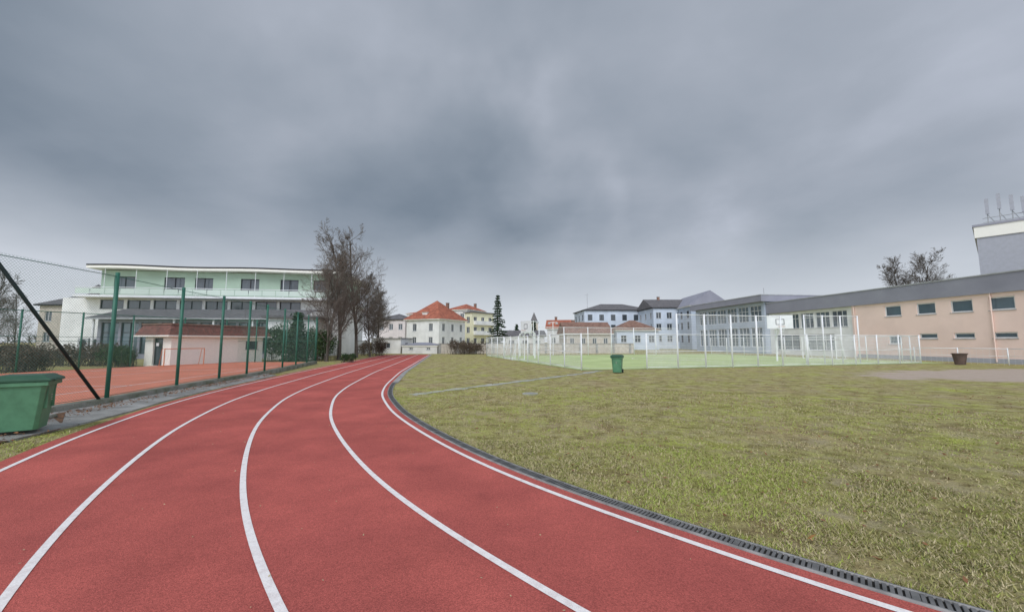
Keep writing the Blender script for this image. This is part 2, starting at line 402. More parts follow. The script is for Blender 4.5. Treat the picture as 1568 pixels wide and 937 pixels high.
P=np.stack([np.interp(sI,arc,C[:,0])+np.interp(sI,arc,NL[:,0])*off,np.interp(sI,arc,C[:,1])+np.interp(sI,arc,NL[:,1])*off],1)
v,m=mkblades(P,.02,.055,.3); Vs.append(v);Ms.append(m)
n=9000; yy=rng.uniform(4.2,9,n); P=np.stack([-9.2+rng.uniform(0,2.8,n),yy],1); sd=side_dist(P); P=P[(sd>5.38)&(P[:,0]>-8.1)]
v,m=mkblades(P,.02,.05,.3); Vs.append(v);Ms.append(m)
V=np.concatenate(Vs); np_mesh('grass',V,np.arange(len(V)).reshape(-1,3),[G1,G2,G3,G4],np.concatenate(Ms))
n=3200; r=np.sqrt(rng.uniform(9,400,n)); a=rng.uniform(R(-20),R(60),n); P=np.stack([np.sin(a)*r,np.cos(a)*r],1); P=P[side_dist(P)<-.35]
cards('fallen_leaves',np.c_[P,np.full(len(P),.022)],.024,LEAFB,flat=1)
cards('orange_leaf',[(2.38,3.27,.035),(2.39,3.28,.05),(2.37,3.27,.02)],.035,LEAFO)
n=260; P=np.stack([rng.uniform(-7,3,n),rng.uniform(2.2,12,n)],1); sd=side_dist(P); P=P[(sd>0)&(sd<5)]
cards('track_litter',np.c_[P,np.full(len(P),.016)],.010,G3,flat=1)
K=np.array([(-8.0,5.4),(-9.3,7.4),(-9.95,9.9),(-10.6,12.75),(-11.0,15.1),(-11.4,18.6)])
kk=rng.uniform(0,5,2200); P=np.stack([np.interp(kk,range(6),K[:,0]),np.interp(kk,range(6),K[:,1])],1)+rng.normal(size=(2200,2))*np.array([.18,.3])+np.array([.28,0])
cards('leaf_litter',np.c_[P,np.full(len(P),.085)+rng.uniform(0,.02,len(P))],.028,LEAFB,flat=1)

# ------------------------------------------------------------------ left verge: slabs, kerb wall, court
def ribbon(name,A,B,z,mat,thick=0,sub=8):
    A=np.array(A);B=np.array(B); t=np.linspace(0,len(A)-1,(len(A)-1)*sub+1); k=np.arange(len(A))
    A=np.stack([np.interp(t,k,A[:,0]),np.interp(t,k,A[:,1])],1);B=np.stack([np.interp(t,k,B[:,0]),np.interp(t,k,B[:,1])],1);n=len(A)
    V=np.r_[np.c_[A,np.full(n,z)],np.c_[B,np.full(n,z)]]; j=np.arange(n-1); F=np.stack([j,n+j,n+j+1,j+1],1)
    if thick:
        V=np.r_[V,np.c_[A,np.full(n,z-thick)],np.c_[B,np.full(n,z-thick)]]
        F=np.r_[F,np.stack([j,j+1,2*n+j+1,2*n+j],1),np.stack([n+j+1,n+j,3*n+j,3*n+j+1],1),[[0,n,3*n,2*n]],[[n-1,2*n-1,4*n-1,3*n-1]]]
    return np_mesh(name,V,F,mat)
fl=np.array([(-9.35,5.2),(-9.80,7.25),(-10.1,9.93),(-10.76,12.75),(-11.15,15.1),(-11.45,17.1),(-11.75,18.8),(-12.3,21.2),(-12.9,23.6),(-13.5,26.),(-14.2,28.5)])
ribbon('kerb_wall',fl+np.array([-.16,0]),fl+np.array([.16,0]),.2,CONCD,thick=.2)
ribbon('kerb_wall',[(-9.0,3.5),(-8.75,5.2),(-9.0,6.7),(-9.35,8.2)],[(-8.85,3.4),(-8.6,5.1),(-8.85,6.6),(-9.2,8.1)],.12,CONCD,thick=.12)
def outer_x(y,off=5.42):
    q=C+NL*off; o=np.argsort(q[:,1]); return float(np.interp(y,q[o,1],q[o,0]))
sl=Thing('concrete_slabs')
y=6.4
while y<18.4:
    y1=min(y+rng.uniform(.9,1.5),18.5)
    fx=lambda yy: float(np.interp(yy,fl[:,1],fl[:,0]))+.17
    ox=lambda yy: min(outer_x(yy),fx(yy)+1.25 if yy>9 else outer_x(yy))-.04-max(0,8.5-yy)*.25
    z=.055+rng.uniform(-.012,.015)
    a=[(fx(y)+.0,y,z+.03),(ox(y),y,z-.03),(ox(y1-.03),y1-.03,z-.03),(fx(y1-.03),y1-.03,z+.03)]
    V=a+[(p[0],p[1],0) for p in a]
    sl.poly('slabs',CONC,V,[(0,1,2,3),(0,4,5,1),(1,5,6,2),(2,6,7,3),(3,7,4,0)])
    y=y1
sl.build()
np_mesh('soil_bed',[(-9.7,5.0,.03),(-7.9,5.6,.03),(-8.1,7.2,.03),(-9.6,8.6,.09)],[(0,1,2,3)],SOIL)
A=fl+np.array([-.17,0]); B=np.array([(-26,2),(-25.5,7),(-25,10),(-24.5,13),(-24.2,15),(-23.9,17),(-23.7,18.8),(-23.2,21),(-22.5,23),(-21.8,25),(-20.5,29)])
A2=A.copy(); A2[0]=(-9.2,1.5)
ribbon('tennis_court',B,A2,.10,COURT)
cl=Thing('court_markings')
for k,(x0,y0,x1,y1) in enumerate([(-22.3,8,-21.,24),(-12.4,8,-14.2,24),(-22.1,12,-12.9,13.5),(-21.4,20,-13.6,21.2),(-17.6,12.8,-17.4,20.6)]):
    d=Vector((x1-x0,y1-y0)).normalized(); n_=Vector((-d.y,d.x))*.03
    cl.poly('lines',LINE,[(x0-n_.x,y0-n_.y,.106),(x1-n_.x,y1-n_.y,.106),(x1+n_.x,y1+n_.y,.106),(x0+n_.x,y0+n_.y,.106)],[(0,1,2,3)])
cl.build()

# ------------------------------------------------------------------ fences
def ribbonquads(P0,P1,w,nrm):
    P0=np.asarray(P0,float);P1=np.asarray(P1,float);d=P1-P0;d/=np.linalg.norm(d,axis=1,keepdims=True)+1e-9
    s_=np.cross(d,nrm); s_/=np.linalg.norm(s_,axis=1,keepdims=True)+1e-9; s_=s_*w/2
    V=np.stack([P0-s_,P0+s_,P1+s_,P1-s_],1).reshape(-1,3)
    return V,np.arange(len(V)).reshape(-1,4)
def fence(name,pl,h,z0,pm,wm,chain,pr=.035,step=.07,w=.005,rails=(),spacing=None,braces=()):
    t=Thing(name); Vs=[]
    P=[]
    for i in range(len(pl)-1):
        a=Vector(pl[i]);c=Vector(pl[i+1]); n=1 if not spacing else max(1,round((c-a).length/spacing))
        for k in range(n): P.append(a.lerp(c,k/n))
    P.append(Vector(pl[-1]))
    for p in P:
        t.cyl('posts',pm,(p.x,p.y,0),(p.x,p.y,z0+h+.05),pr,n=8)
    for i in range(len(P)-1):
        a=P[i];c=P[i+1];d=c-a;Ln=d.length;d=d/Ln; nrm=np.array([d.y,-d.x,0])
        for rz,rrd in rails: t.cyl('rails',pm,(a.x,a.y,z0+rz),(c.x,c.y,z0+rz),rrd,n=6)
        if chain:
            u=np.arange(-h,Ln,step)
            for sg in(1,-1):
                u0=np.maximum(u,0);u1=np.minimum(u+h,Ln); za=u0-u; zb=u1-u
                if sg<0: za=h-za; zb=h-zb
                p0=np.c_[a.x+d.x*u0,a.y+d.y*u0,z0+za];p1=np.c_[a.x+d.x*u1,a.y+d.y*u1,z0+zb]
                Vs.append(ribbonquads(p0,p1,w,nrm)[0])
        else:
            u=np.arange(step,Ln,step); o=np.ones(len(u))
            Vs.append(ribbonquads(np.c_[a.x+d.x*u,a.y+d.y*u,o*z0],np.c_[a.x+d.x*u,a.y+d.y*u,o*(z0+h)],w,nrm)[0])
            zz=np.arange(.1,h,.1); o=np.ones(len(zz))
            Vs.append(ribbonquads(np.c_[o*a.x,o*a.y,z0+zz],np.c_[o*c.x,o*c.y,z0+zz],w*.8,nrm)[0])
    for a,c in braces: t.cyl('brace',BRACE,a,c,.034,n=8)
    e=t.build(smooth=('posts','rails','brace'))
    V=np.concatenate(Vs); np_mesh('mesh',V,np.arange(len(V)).reshape(-1,4),wm,parent=e)
    return e
fence('tennis_court_fence',[tuple(p) for p in fl],3.1,.2,GPOST,GWIRE,True,pr=.045,step=.065,w=.0035,rails=((3.05,.008),(1.5,.005),(.05,.006)),
      braces=(((-10.05,9.7,.2),(-9.80,7.25,3.25)),))
fence('court_back_fence',[(-25.6,9),(-24.6,14),(-23.8,19),(-22.4,23.2),(-20.8,28.6),(-14.2,28.6)],3.0,.1,GPOST,GWIRE,True,pr=.04,step=.10,w=.0032,rails=((3.0,.02),(1.5,.012)),spacing=2.6)
A=Vector((3.85,21.9)); ul=Vector((-.30,.954)); vl=Vector((.968,.25))
def pf(u,v): q=A+ul*u+vl*v; return (q.x,q.y)
kw_=dict(step=.075,w=.0095,pr=.042,spacing=2.1)
RL=((2.0,.025),(1.0,.02),(.1,.018))
fence('pitch_fence',[pf(22,0),pf(0,0)],2.0,.0,WHITEP,RAILW,False,rails=RL,**kw_)
fence('pitch_fence',[pf(0,4.1),pf(0,6.2)],2.0,.0,WHITEP,RAILW,False,rails=RL,**kw_)
fence('pitch_ball_stop_fence',[pf(0,6.2),pf(0,14)],3.2,.0,WHITEP,RAILW,False,rails=((3.2,.025),(2.0,.022),(1.0,.018),(.1,.018)),step=.085,w=.007,pr=.05,spacing=1.95)
fence('pitch_fence',[pf(0,14),pf(0,26.5),pf(2.5,29)],2.0,.0,WHITEP,RAILW,False,rails=RL,**kw_)
fence('pitch_fence',[pf(22,0),pf(22,6)],2.0,0,WHITEP,RAILW,False,rails=RL,**kw_)
fence('pitch_ball_stop_fence',[pf(22,6),pf(22,24)],3.2,.0,WHITEP,RAILW,False,rails=((3.2,.025),(2.0,.02),(1.0,.018)),step=.12,w=.008,pr=.05,spacing=3)
fence('pitch_fence',[pf(2.5,29),pf(22,29)],2.0,.0,WHITEP,RAILW,False,rails=((2.0,.02),(1.0,.015)),step=.1,w=.008,pr=.04,spacing=2.5)
fence('pitch_ball_stop_fence',[pf(1.2,17.5),pf(1.2,22.5)],3.4,.0,WHITEP,RAILW,False,rails=((3.4,.025),(1.7,.018)),step=.1,w=.006,pr=.045,spacing=1.7)
fence('yard_fence',[(31.2,30.6),(33.3,26.5),(34.6,20.5)],1.1,0,WHITEP,RAILW,False,rails=((1.1,.022),(.6,.015)),step=.3,w=.006,pr=.035,spacing=2.2)
q=[pf(-.1,-.1),pf(-.1,29),pf(22,29),pf(22,-.1)]
np_mesh('sports_pitch',[(*p,.02) for p in q],[(0,1,2,3)],TURF)
pm=Thing('pitch_markings')
def pline(u0,v0,u1,v1,w=.05):
    a=Vector(pf(u0,v0));c=Vector(pf(u1,v1));d=(c-a).normalized();n_=Vector((-d.y,d.x))*w
    pm.poly('lines',LINE,[(a.x-n_.x,a.y-n_.y,.026),(c.x-n_.x,c.y-n_.y,.026),(c.x+n_.x,c.y+n_.y,.026),(a.x+n_.x,a.y+n_.y,.026)],[(0,1,2,3)])
for l in((1,1,21,1),(1,1.06,1,26.94),(21,1.06,21,26.94),(1,27,21,27),(1.06,14,20.94,14)): pline(*l)
for k in range(36):
    t0=k*math.pi/18;t1=(k+1)*math.pi/18; pline(11+3*math.cos(t0),14+3*math.sin(t0),11+3*math.cos(t1),14+3*math.sin(t1))
pm.build()

def goal(name,loc,yaw,w=3.0,h=2.0,d=1.1,mat=WHITEP,net=True,pr=.04):
    g=Thing(name,loc,yaw)
    for x in(0,w):
        g.cyl('posts',mat,(x,0,0),(x,0,h),pr); g.cyl('stays',mat,(x,0,h),(x,d*.5,h),pr*.6); g.cyl('stays',mat,(x,d*.5,h),(x,d,0),pr*.6); g.cyl('stays',mat,(x,0,.03),(x,d,.03),pr*.6)
    g.cyl('crossbar',mat,(0,0,h),(w,0,h),pr); g.cyl('back_bar',mat,(0,d,.03),(w,d,.03),pr*.6)
    e=g.build()
    u=np.arange(0,w,.12);o=np.ones(len(u));v1=ribbonquads(np.c_[u,o*d*.5,o*h],np.c_[u,o*d,o*.03],.008,np.array([0,-1,0]))[0]
    t=np.arange(0,1,.07);o=np.ones(len(t));v2=ribbonquads(np.c_[o*0,d*.5+d*.5*t,h*(1-t)],np.c_[o*w,d*.5+d*.5*t,h*(1-t)],.008,np.array([0,-1,0]))[0]
    V=np.concatenate([v1,v2]); np_mesh('net',V,np.arange(len(V)).reshape(-1,4),RAILW,parent=e)
goal('football_goal',(*pf(9,27.2),0),-75)
goal('football_goal',(*pf(12.5,1.0),0),105)
goal('handball_goal',(-20.6,23.4,.1),60,w=2.0,h=1.05,d=.7,mat=ORANGE,pr=.025)
def hoop(name,loc,yaw,h=3.05):
    g=Thing(name,loc,yaw)
    g.cyl('post',WHITEP,(0,1.0,0),(0,1.0,h-.2),.07); g.cyl('arm',WHITEP,(0,1.0,h-.25),(0,.1,h+.3),.045); g.cyl('arm',WHITEP,(0,1.0,h-.9),(0,.1,h+.05),.035)
    g.box('backboard',WHITEP,-.9,.9,0,.04,h-.15,h+.9)
    for x0,x1,z0,z1 in((-.3,.3,h+.15,h+.19),(-.3,.3,h+.56,h+.6),(-.3,-.26,h+.19,h+.56),(.26,.3,h+.19,h+.56)): g.box('target',FRAMED,x0,x1,-.012,-.002,z0,z1)
    for k in range(16):
        a=k*math.pi/8;c=a+math.pi/8
        g.cyl('ring',ORANGE,(.225*math.cos(a),-.3+.225*math.sin(a),h),(.225*math.cos(c),-.3+.225*math.sin(c),h),.012,n=5)
        g.cyl('net',RAILW,(.225*math.cos(a),-.3+.225*math.sin(a),h),(.12*math.cos(c),-.3+.12*math.sin(c),h-.42),.005,n=3)
    g.build()
hoop('basketball_hoop',(21.2,31.0,0),-15,h=2.75)
hoop('basketball_hoop',(*pf(20,4),0),60,h=2.6)
hoop('basketball_hoop',(*pf(15,2),0),-60,h=2.6)

pa=np.array([(-3.0,11.9),(-1.6,13.6),(0.1,15.6),(2.0,17.9),(3.6,19.8),(4.8,21.6)])
t=np.linspace(0,5,70); px=np.interp(t,range(6),pa[:,0]);py=np.interp(t,range(6),pa[:,1]); wv=.18+.05*np.sin(t*9)+.04*rng.normal(size=70)
V=np.r_[np.c_[px-wv*.75,py+wv*.65,np.full(70,.010)],np.c_[px+wv*.75,py-wv*.65,np.full(70,.010)]]; j=np.arange(69)
np_mesh('path',V,np.stack([j,70+j,71+j,j+1],1),PATHM)
mh=Thing('manhole_cover',(.55,12.1,0)); mh.cyl('slab',PATHM,(0,0,0),(0,0,.03),.24,n=20); mh.cyl('lid',CONC,(0,0,.03),(0,0,.04),.18,n=20); mh.build()

# ------------------------------------------------------------------ bins
def bin_(name,loc,yaw,h=.95,w=.55,d=.62,body=BINP,lid=BINL):
    g=Thing(name,loc,yaw); hb=h*.88
    def fr(z,k):
        a=w/2*(.80+.20*k); b0=-d/2*(.78+.22*k); b1=d/2*(.86+.14*k); c_=.05
        return [(-a+c_,b0,z),(a-c_,b0,z),(a,b0+c_,z),(a,b1-c_,z),(a-c_,b1,z),(-a+c_,b1,z),(-a,b1-c_,z),(-a,b0+c_,z)]
    V=[];F=[]
    Z=[(.04,0),(hb*.3,.3),(hb*.82,.82),(hb,1.0)]
    for z,k in Z: V+=fr(z,k)
    for r_ in range(3):
        for i in range(8): F.append((r_*8+i,r_*8+(i+1)%8,(r_+1)*8+(i+1)%8,(r_+1)*8+i))
    F.append(tuple(range(8))[::-1]); F.append(tuple(range(24,32)))
    g.poly('body',body,V,F)
    g.box('rim',body,-w/2-.03,w/2+.03,-d/2-.03,d/2+.02,hb-.07,hb+.0)
    for x in(-.16,.16): g.box('ribs',body,x-.012,x+.012,-d/2*.96-.015,-d/2*.8,hb*.45,hb-.075)
    a=w/2+.045;b0=-d/2-.06;b1=d/2+.03
    V=[(-a,b0,hb+.004),(a,b0,hb+.004),(a,b1,hb+.004),(-a,b1,hb+.004),(-a,b0,hb+.04),(a,b0,hb+.04),(a,b1,hb+.05),(-a,b1,hb+.05),(-a*.75,b0*.7,h),(a*.75,b0*.7,h),(a*.75,b1*.7,h),(-a*.75,b1*.7,h)]
    g.poly('lid',lid,V,[(3,2,1,0),(0,1,5,4),(1,2,6,5),(2,3,7,6),(3,0,4,7),(4,5,9,8),(5,6,10,9),(6,7,11,10),(7,4,8,11),(8,9,10,11)])
    g.cyl('handle',lid,(-w/2,d/2+.08,hb-.02),(w/2,d/2+.08,hb-.02),.016)
    for x in(-w*.35,0,w*.35): g.box('handle_lugs',lid,x-.02,x+.02,d/2,d/2+.09,hb-.05,hb)
    for x in(-1,1):
        g.cyl('wheels',RUBBER,(x*(w/2-.06),d/2-.02,.1),(x*(w/2+.0),d/2-.02,.1),.1,n=20)
        g.cyl('hubs',METAL,(x*(w/2+.001),d/2-.02,.1),(x*(w/2+.006),d/2-.02,.1),.035,n=12)
    g.cyl('axle',METAL,(-w/2,d/2-.02,.1),(w/2,d/2-.02,.1),.012)
    for k in range(3): g.box('label',PATHM,-.03,.03,-d/2*.93-.03,-d/2*.93-.02,hb*(.60+.05*k),hb*(.615+.05*k))
    g.box('lid_grips',lid,-.2,.2,b0-.03,b0-.002,hb+.008,hb+.03)
    return g.build(bevel=.008)
bin_('wheelie_bin',(-8.4,6.85,.07),125,h=.96,w=.60,d=.66)
bin_('wheelie_bin',(5.35,20.1,0),-25,h=.92,w=.5,d=.55)
lb=Thing('litter_bin',(30.6,27.0,0))
lb.cyl('body',BINBR,(0,0,.03),(0,0,.72),.26,.36,n=16); lb.cyl('rim',BINBR,(0,0,.72),(0,0,.78),.40,.40,n=16); lb.cyl('opening',DARK,(0,0,.781),(0,0,.785),.33,.33,n=16); lb.build()

# ------------------------------------------------------------------ BUILDINGS
g=Thing('green_apartment_building',(-43.6,41.2,0),8.3)
ops=[(1.2,3.2,6.9,8.5),(6.0,8.0,6.9,8.5),(9.0,10.8,6.9,8.5),(13.6,15.5,6.9,8.5),(17.7,19.6,6.9,8.5),(21.2,22.6,6.9,8.5)]
g.wall((0,0),(24,0),6.35,9.15,GREENW,ops,part='upper_walls',frame=FRAMED,mull=1)
g.wall((24,0),(24,10),6.35,9.15,GREENW,part='upper_walls'); g.wall((0,10),(0,0),6.35,9.15,GREENW,part='upper_walls')
lo=[(u,u+2.2,5.0,5.95) for u in np.arange(3.4,22,2.5)]
g.wall((-3,-.4),(24.5,-.4),0,6.1,PLASTER,lo,frame=FRAMED); g.wall((-3,10),(-3,-.4),0,6.1,PLASTER); g.wall((24.5,-.4),(24.5,10),0,6.1,PLASTER)
g.box('balcony_slab',WHITEP,-1.0,25,-1.8,10,6.1,6.33)
for i in range(19):
    x=-.9+i*1.35; g.box('balcony_panels',GREENL,x,x+1.28,-1.72,-1.69,6.45,7.0)
g.cyl('balcony_rail',WHITEP,(-.95,-1.7,7.12),(24.9,-1.7,7.12),.035,n=6)
n=24; V=[];F=[]
for i in range(n+1):
    x=-.7+i*25.6/n; z=9.2+.04*math.sin(i*.55); yo=-1.0-.12*math.sin(i*.42)
    V+=[(x,yo,z),(x,yo,z+.32),(x,10.4,z),(x,10.4,z+.32)]
for i in range(n):
    a=i*4;c_=a+4
    F+=[(a,c_,c_+1,a+1),(a+1,c_+1,c_+3,a+3),(a+2,a,c_,c_+2)[::-1],(a+3,c_+3,c_+2,a+2)]
F+=[(0,1,3,2),(n*4,n*4+2,n*4+3,n*4+1)]
g.poly('roof_slab',CREAM,V,F)
V2=[(v[0],v[1]-.03,v[2]+(.26 if k%2==0 else .09)) for k,v in enumerate(V)]
g.poly('roof_edge',FRAMED,[v for k,v in enumerate(V2) if k%4<2],[(2*i,2*i+2,2*i+3,2*i+1) for i in range(n)])
for i in range(9): g.cyl('balcony_posts',WHITEP,(1+i*2.9,-.9,6.33),(1+i*2.9,-.9,9.15),.03,n=6)
g.box('rooftop_unit',FRAMED,12.5,13.9,3,5,9.6,10.1)
g.build()
g=Thing('glazed_wing',(-37.6,35.6,0),3)
ops=[(.3+i*1.72,.3+i*1.72+1.5,.45,3.3) for i in range(10)]
g.wall((0,0),(17.6,0),0,3.7,FASCIA,ops,frame=FRAMED,mull=1,trans=True,glass=GLASSB,sill=False); g.wall((17.6,0),(17.6,5),0,3.7,PLASTER); g.wall((0,5),(0,0),0,3.7,PLASTER)
g.poly('roof',ROOFD,[(-.5,-.8,3.68),(18.2,-.8,3.68),(18.2,3,4.75),(-.5,3,4.75),(18.2,5.5,4.75),(-.5,5.5,4.75)],[(0,1,2,3),(3,2,4,5)])
for i in range(38): 
    x=-.45+i*.5; g.poly('roof_seams',FASCIA,[(x,-.8,3.72),(x+.04,-.8,3.72),(x+.04,3,4.79),(x,3,4.79)],[(0,1,2,3)])
g.box('gutter',METAL,-.5,18.2,-.92,-.8,3.56,3.68)
for i in range(6): g.cyl('columns',WHITEP,(.2+i*3.44,-.6,0),(.2+i*3.44,-.6,3.56),.09,n=8)
g.build()
g=Thing('tennis_pavilion',(-21.2,24.5,0),72.5)
g.wall((0,0),(6.3,0),0,2.0,CREAM,[(4.9,5.9,1.0,1.6)],frame=FRAMED)
g.wall((6.3,0),(6.3,2.4),0,2.0,CREAM); g.wall((6.3,2.4),(0,2.4),0,2.0,CREAM)
g.wall((0,2.4),(0,0),0,2.0,CREAM,[(.75,1.65,.08,1.8)],glass=DOOR,frame=DOOR,mull=0,sill=False)
g.box('door_sign',WHITEP,-.012,-.002,1.1,1.35,1.3,1.5)
o=.4;z0=1.98;z1=2.66
V=[(-o,-o,z0),(6.3+o,-o,z0),(6.3+o,2.4+o,z0),(-o,2.4+o,z0),(-o+.3,-o+.3,z1),(6+o,-o+.3,z1),(6+o,2.1+o,z1),(-o+.3,2.1+o,z1)]
g.poly('roof_mansard',SHING,V,[(3,2,1,0),(0,1,5,4),(1,2,6,5),(2,3,7,6),(3,0,4,7)])
g.box('roof_cap',ROOFB,-o+.22,6.08+o,-o+.22,2.18+o,z1-.02,z1+.06)
g.box('fascia_board',CREAM,-o-.02,6.32+o,-o-.02,2.42+o,z0-.09,z0-.004)
g.build()
g=Thing('clubhouse',(-21.2,33.8,0),12)
g.wall((0,0),(4,0),0,3.6,PLASTER,[(1.2,2.4,1.4,2.5)]); g.wall((4,0),(4,4),0,3.6,PLASTER)
g.box('roof',ROOFD,-.3,4.3,-.4,4,3.6,3.8); g.build()
ac=Thing('air_conditioner',(-41.5,37.6,1.0),0)
for k in range(2):
    ac.box('case',METAL,k*1.2,k*1.2+1,0,.4,0,.9); ac.cyl('fan',FRAMED,(k*1.2+.5,-.02,.45),(k*1.2+.5,0.02,.45),.33,n=20)
ac.box('stand',CONC,-.1,2.3,-.05,.5,-1,0); ac.build()
g=Thing('hipped_roof_house',(-66.5,55,0),0)
ops=[(.8+i*2.3,1.8+i*2.3,z,z+1.4) for i in range(3) for z in(1.5,4.4)]
g.wall((0,0),(7.5,0),0,6.6,BEIGE,ops); g.wall((7.5,0),(7.5,8),0,6.6,BEIGE); g.hip('roof',ROOFD,0,7.5,0,8,6.75,2.3,o=.5)
g.box('turret',BEIGE,3.2,4.2,3.5,4.5,8.6,9.3); g.hip('turret_roof',ROOFD,3.2,4.2,3.5,4.5,9.3,.9,o=.2); g.build()

def house(name,loc,yaw,w,d,ze,h,wm,rm,cols,rows,sidecols=3,ww=1.0,wh=1.4,gable=False,axis='x',chim=(),frame=None,o=.4,glass=None):
    g=Thing(name,loc,yaw)
    def ops(Ln,nc):
        return [((i+.5)*Ln/nc-ww/2,(i+.5)*Ln/nc+ww/2,z,z+wh) for i in range(nc) for z in rows]
    k=dict(frame=frame,glass=glass)
    g.wall((0,0),(w,0),0,ze,wm,ops(w,cols),**k); g.wall((w,0),(w,d),0,ze,wm,ops(d,sidecols),**k)
    g.wall((w,d),(0,d),0,ze,wm); g.wall((0,d),(0,0),0,ze,wm,ops(d,sidecols),**k)
    if h>0: g.hip('roof',rm,0,w,0,d,ze+.16,h,gable=gable,axis=axis,o=o)
    if gable:
        if axis=='y': g.poly('gable',wm,[(0,.0,ze),(w,.0,ze),(w/2,.0,ze+h*w/(w+2*o))],[(0,1,2)])
        else:
            for xx in(0,w): g.poly('gable',wm,[(xx,0,ze),(xx,d,ze),(xx,d/2,ze+h*.9)],[(0,1,2)])
    for cx,cy,top in chim: g.box('chimney',ROOFB,cx-.25,cx+.25,cy-.25,cy+.25,ze,top); g.box('chimney_cap',CONC,cx-.3,cx+.3,cy-.3,cy+.3,top+.003,top+.08)
    return g
h1=house('white_house',(-20.2,75.2,0),-25,7.5,9,5.6,3.9,PLASTER,ROOFR,2,(1.0,3.5),3,ww=.9,wh=1.4,chim=((5.2,6,9.2),),o=.5)
h1.box('dormer',PLASTER,3.2,4.3,.6,2.4,6.2,7.1); h1.hip('dormer_roof',ROOFR,3.2,4.3,.6,2.6,7.1,.6,o=.15); h1.build()
house('red_roof_house',(-15.0,90,0),-25,5.5,8,8.6,1.6,PLASTW,ROOFR,2,(1.2,4.4,6.4),3,chim=((4,6,10.5),)).build()
house('white_villa',(-32.0,93,0),-8,7,9,6.6,1.6,PINK,ROOFD,3,(1.2,4.3),2).build()
house('white_apartment_house',(-29,108,0),0,10,9,9.0,1.2,PLASTW,ROOFR,4,(1.4,4.2,7.0),2).build()
y_=house('yellow_apartment_house',(-10.4,86,0),-40,2.2,7,7.8,0,YELLOW,ROOFD,1,(1.0,3.4,5.6),3,ww=1.0,wh=1.3)
y_.box('roof',ROOFD,-.3,2.5,-.3,7.3,7.8,8.0)
for z in(3.1,5.3): y_.box('balconies',PLASTER,2.2,3.0,.6,6.4,z-.15,z+.75)
y_.build()
g=house('garage',(-18.5,52,0),-8,4.0,4,1.9,0,PLASTW,ROOFD,1,(.7,),1,ww=1.1,wh=.7); g.box('roof',CONC,-.15,4.15,-.15,4.15,1.9,2.05); g.build()
g=house('garden_shed',(-14.2,51,0),-5,4.6,3,1.1,0,PLASTW,ROOFD,2,(.5,),1,ww=.5,wh=.3); g.hip('roof',FASCIA,0,4.6,0,3,1.1,.35,o=.15); g.build()
g=Thing('boundary_wall',(-30,50,0),3); g.box('wall',PLASTW,0,11.6,0,.25,0,1.6); g.box('coping',CONC,-.03,11.63,-.04,.29,1.603,1.68); g.build()
g=Thing('boundary_wall',(-9.4,50.5,0),6); g.box('wall',BEIGE,0,26,0,.25,0,1.25); g.box('coping',CONC,-.03,26.03,-.04,.29,1.253,1.33)
for i in range(12): g.box('piers',CONC,i*2.3,i*2.3+.3,-.05,.0,0,1.25)
g.build()
g=house('garage_block',(-1.2,70,0),4,7,5,2.6,0,PLASTW,ROOFD,3,(1.0,),1,ww=1.0,wh=.8); g.hip('roof',ROOFD,0,7,0,5,2.6,1.0,gable=True); g.build()
house('brown_roof_house',(8.6,62,0),4,7.2,6,2.7,1.9,BEIGE,ROOFB,4,(1.0,),2,ww=.7,wh=1.1,gable=True,chim=((2,4,5.1),)).build()
house('red_roof_house',(7.0,78,0),-10,5,6,4,1.8,PLASTW,ROOFR,2,(1.2,),2,ww=.8,wh=1.2,gable=True,chim=((1.5,4,6.6),)).build()
house('blue_house',(20,75,0),0,8,7,3.6,2.0,BLUEW,ROOFB,3,(1.4,),2,ww=1.1,wh=1.3).build()
g=house('blue_apartment_building',(17,92,0),3,16.5,11,8.8,1.9,BLUEW,ROOFD,6,(1.5,4.1,6.5),3,ww=1.1,wh=1.35,frame=FRAMED)
g.cyl('aerial',METAL,(1.5,3,9),(1.5,3,13.2),.05,n=5); g.cyl('aerial',METAL,(.9,3,12.8),(2.1,3,12.8),.03,n=4); g.build()
g=house('blue_apartment_building',(30,83,0),0,9,10,8.6,2.2,BLUEW,ROOFD,4,(1.5,4.0,6.4),3,ww=1.1,wh=1.3,gable=True,chim=((3,5,11.5),)); g.build()
house('blue_gabled_building',(34.8,76,0),-4,7.2,14,8.4,2.9,BLUED,FASCIA,2,(1.4,4.0,6.2),4,ww=1.2,wh=1.4,gable=True,axis='y',frame=FRAMED).build()
g=Thing('sports_hall',(31.0,66,0),-84.3)
ops=[(1.0+i*2.4,3.1+i*2.4,4.2,6.3) for i in range(6)]+[(1.0+i*2.4,3.1+i*2.4,.8,3.4) for i in range(6)]
g.wall((0,0),(15.6,0),0,6.7,BLUED,ops,frame=FRAME,mull=2,trans=True,glass=GLASSB,sill=False); g.wall((15.6,0),(15.6,14),0,6.7,FASCIA); g.wall((0,14),(0,0),0,6.7,BLUEW)
g.box('roof',FASCIA,-.5,16.1,-.7,14.5,6.7,7.5); g.box('roof_trim',METAL,-.55,16.15,-.75,14.55,7.5,7.6)
g.cyl('mast',METAL,(12,3,7.6),(12,3,9),.04)
g.build()
g=Thing('salmon_gymnasium',(33.2,50.5,0),-84.3)
def ux(y): return (50.5-y)/.995
up=[];lw=[]
for yy in(35.4,32.8,30.4,28.06,25.6,23.2): 
    u=ux(yy); up.append((u-.7,u+.7,3.85,4.8)); lw.append((u-.65,u+.65,1.82,2.25))
lw[0]=(lw[0][0]+.1,lw[0][1]-.1,1.35,2.15)
gl=[(u,u+1.75,3.1,4.8) for u in(.8,2.8,4.8,6.8,8.8)]
g.wall((0,0),(11.3,0),0,5.1,PLASTER,gl+[(1,4.5,.6,2.4),(5.5,9,.6,2.4)],frame=FRAME,mull=2,trans=True,glass=GLASSB,part='hall_walls')
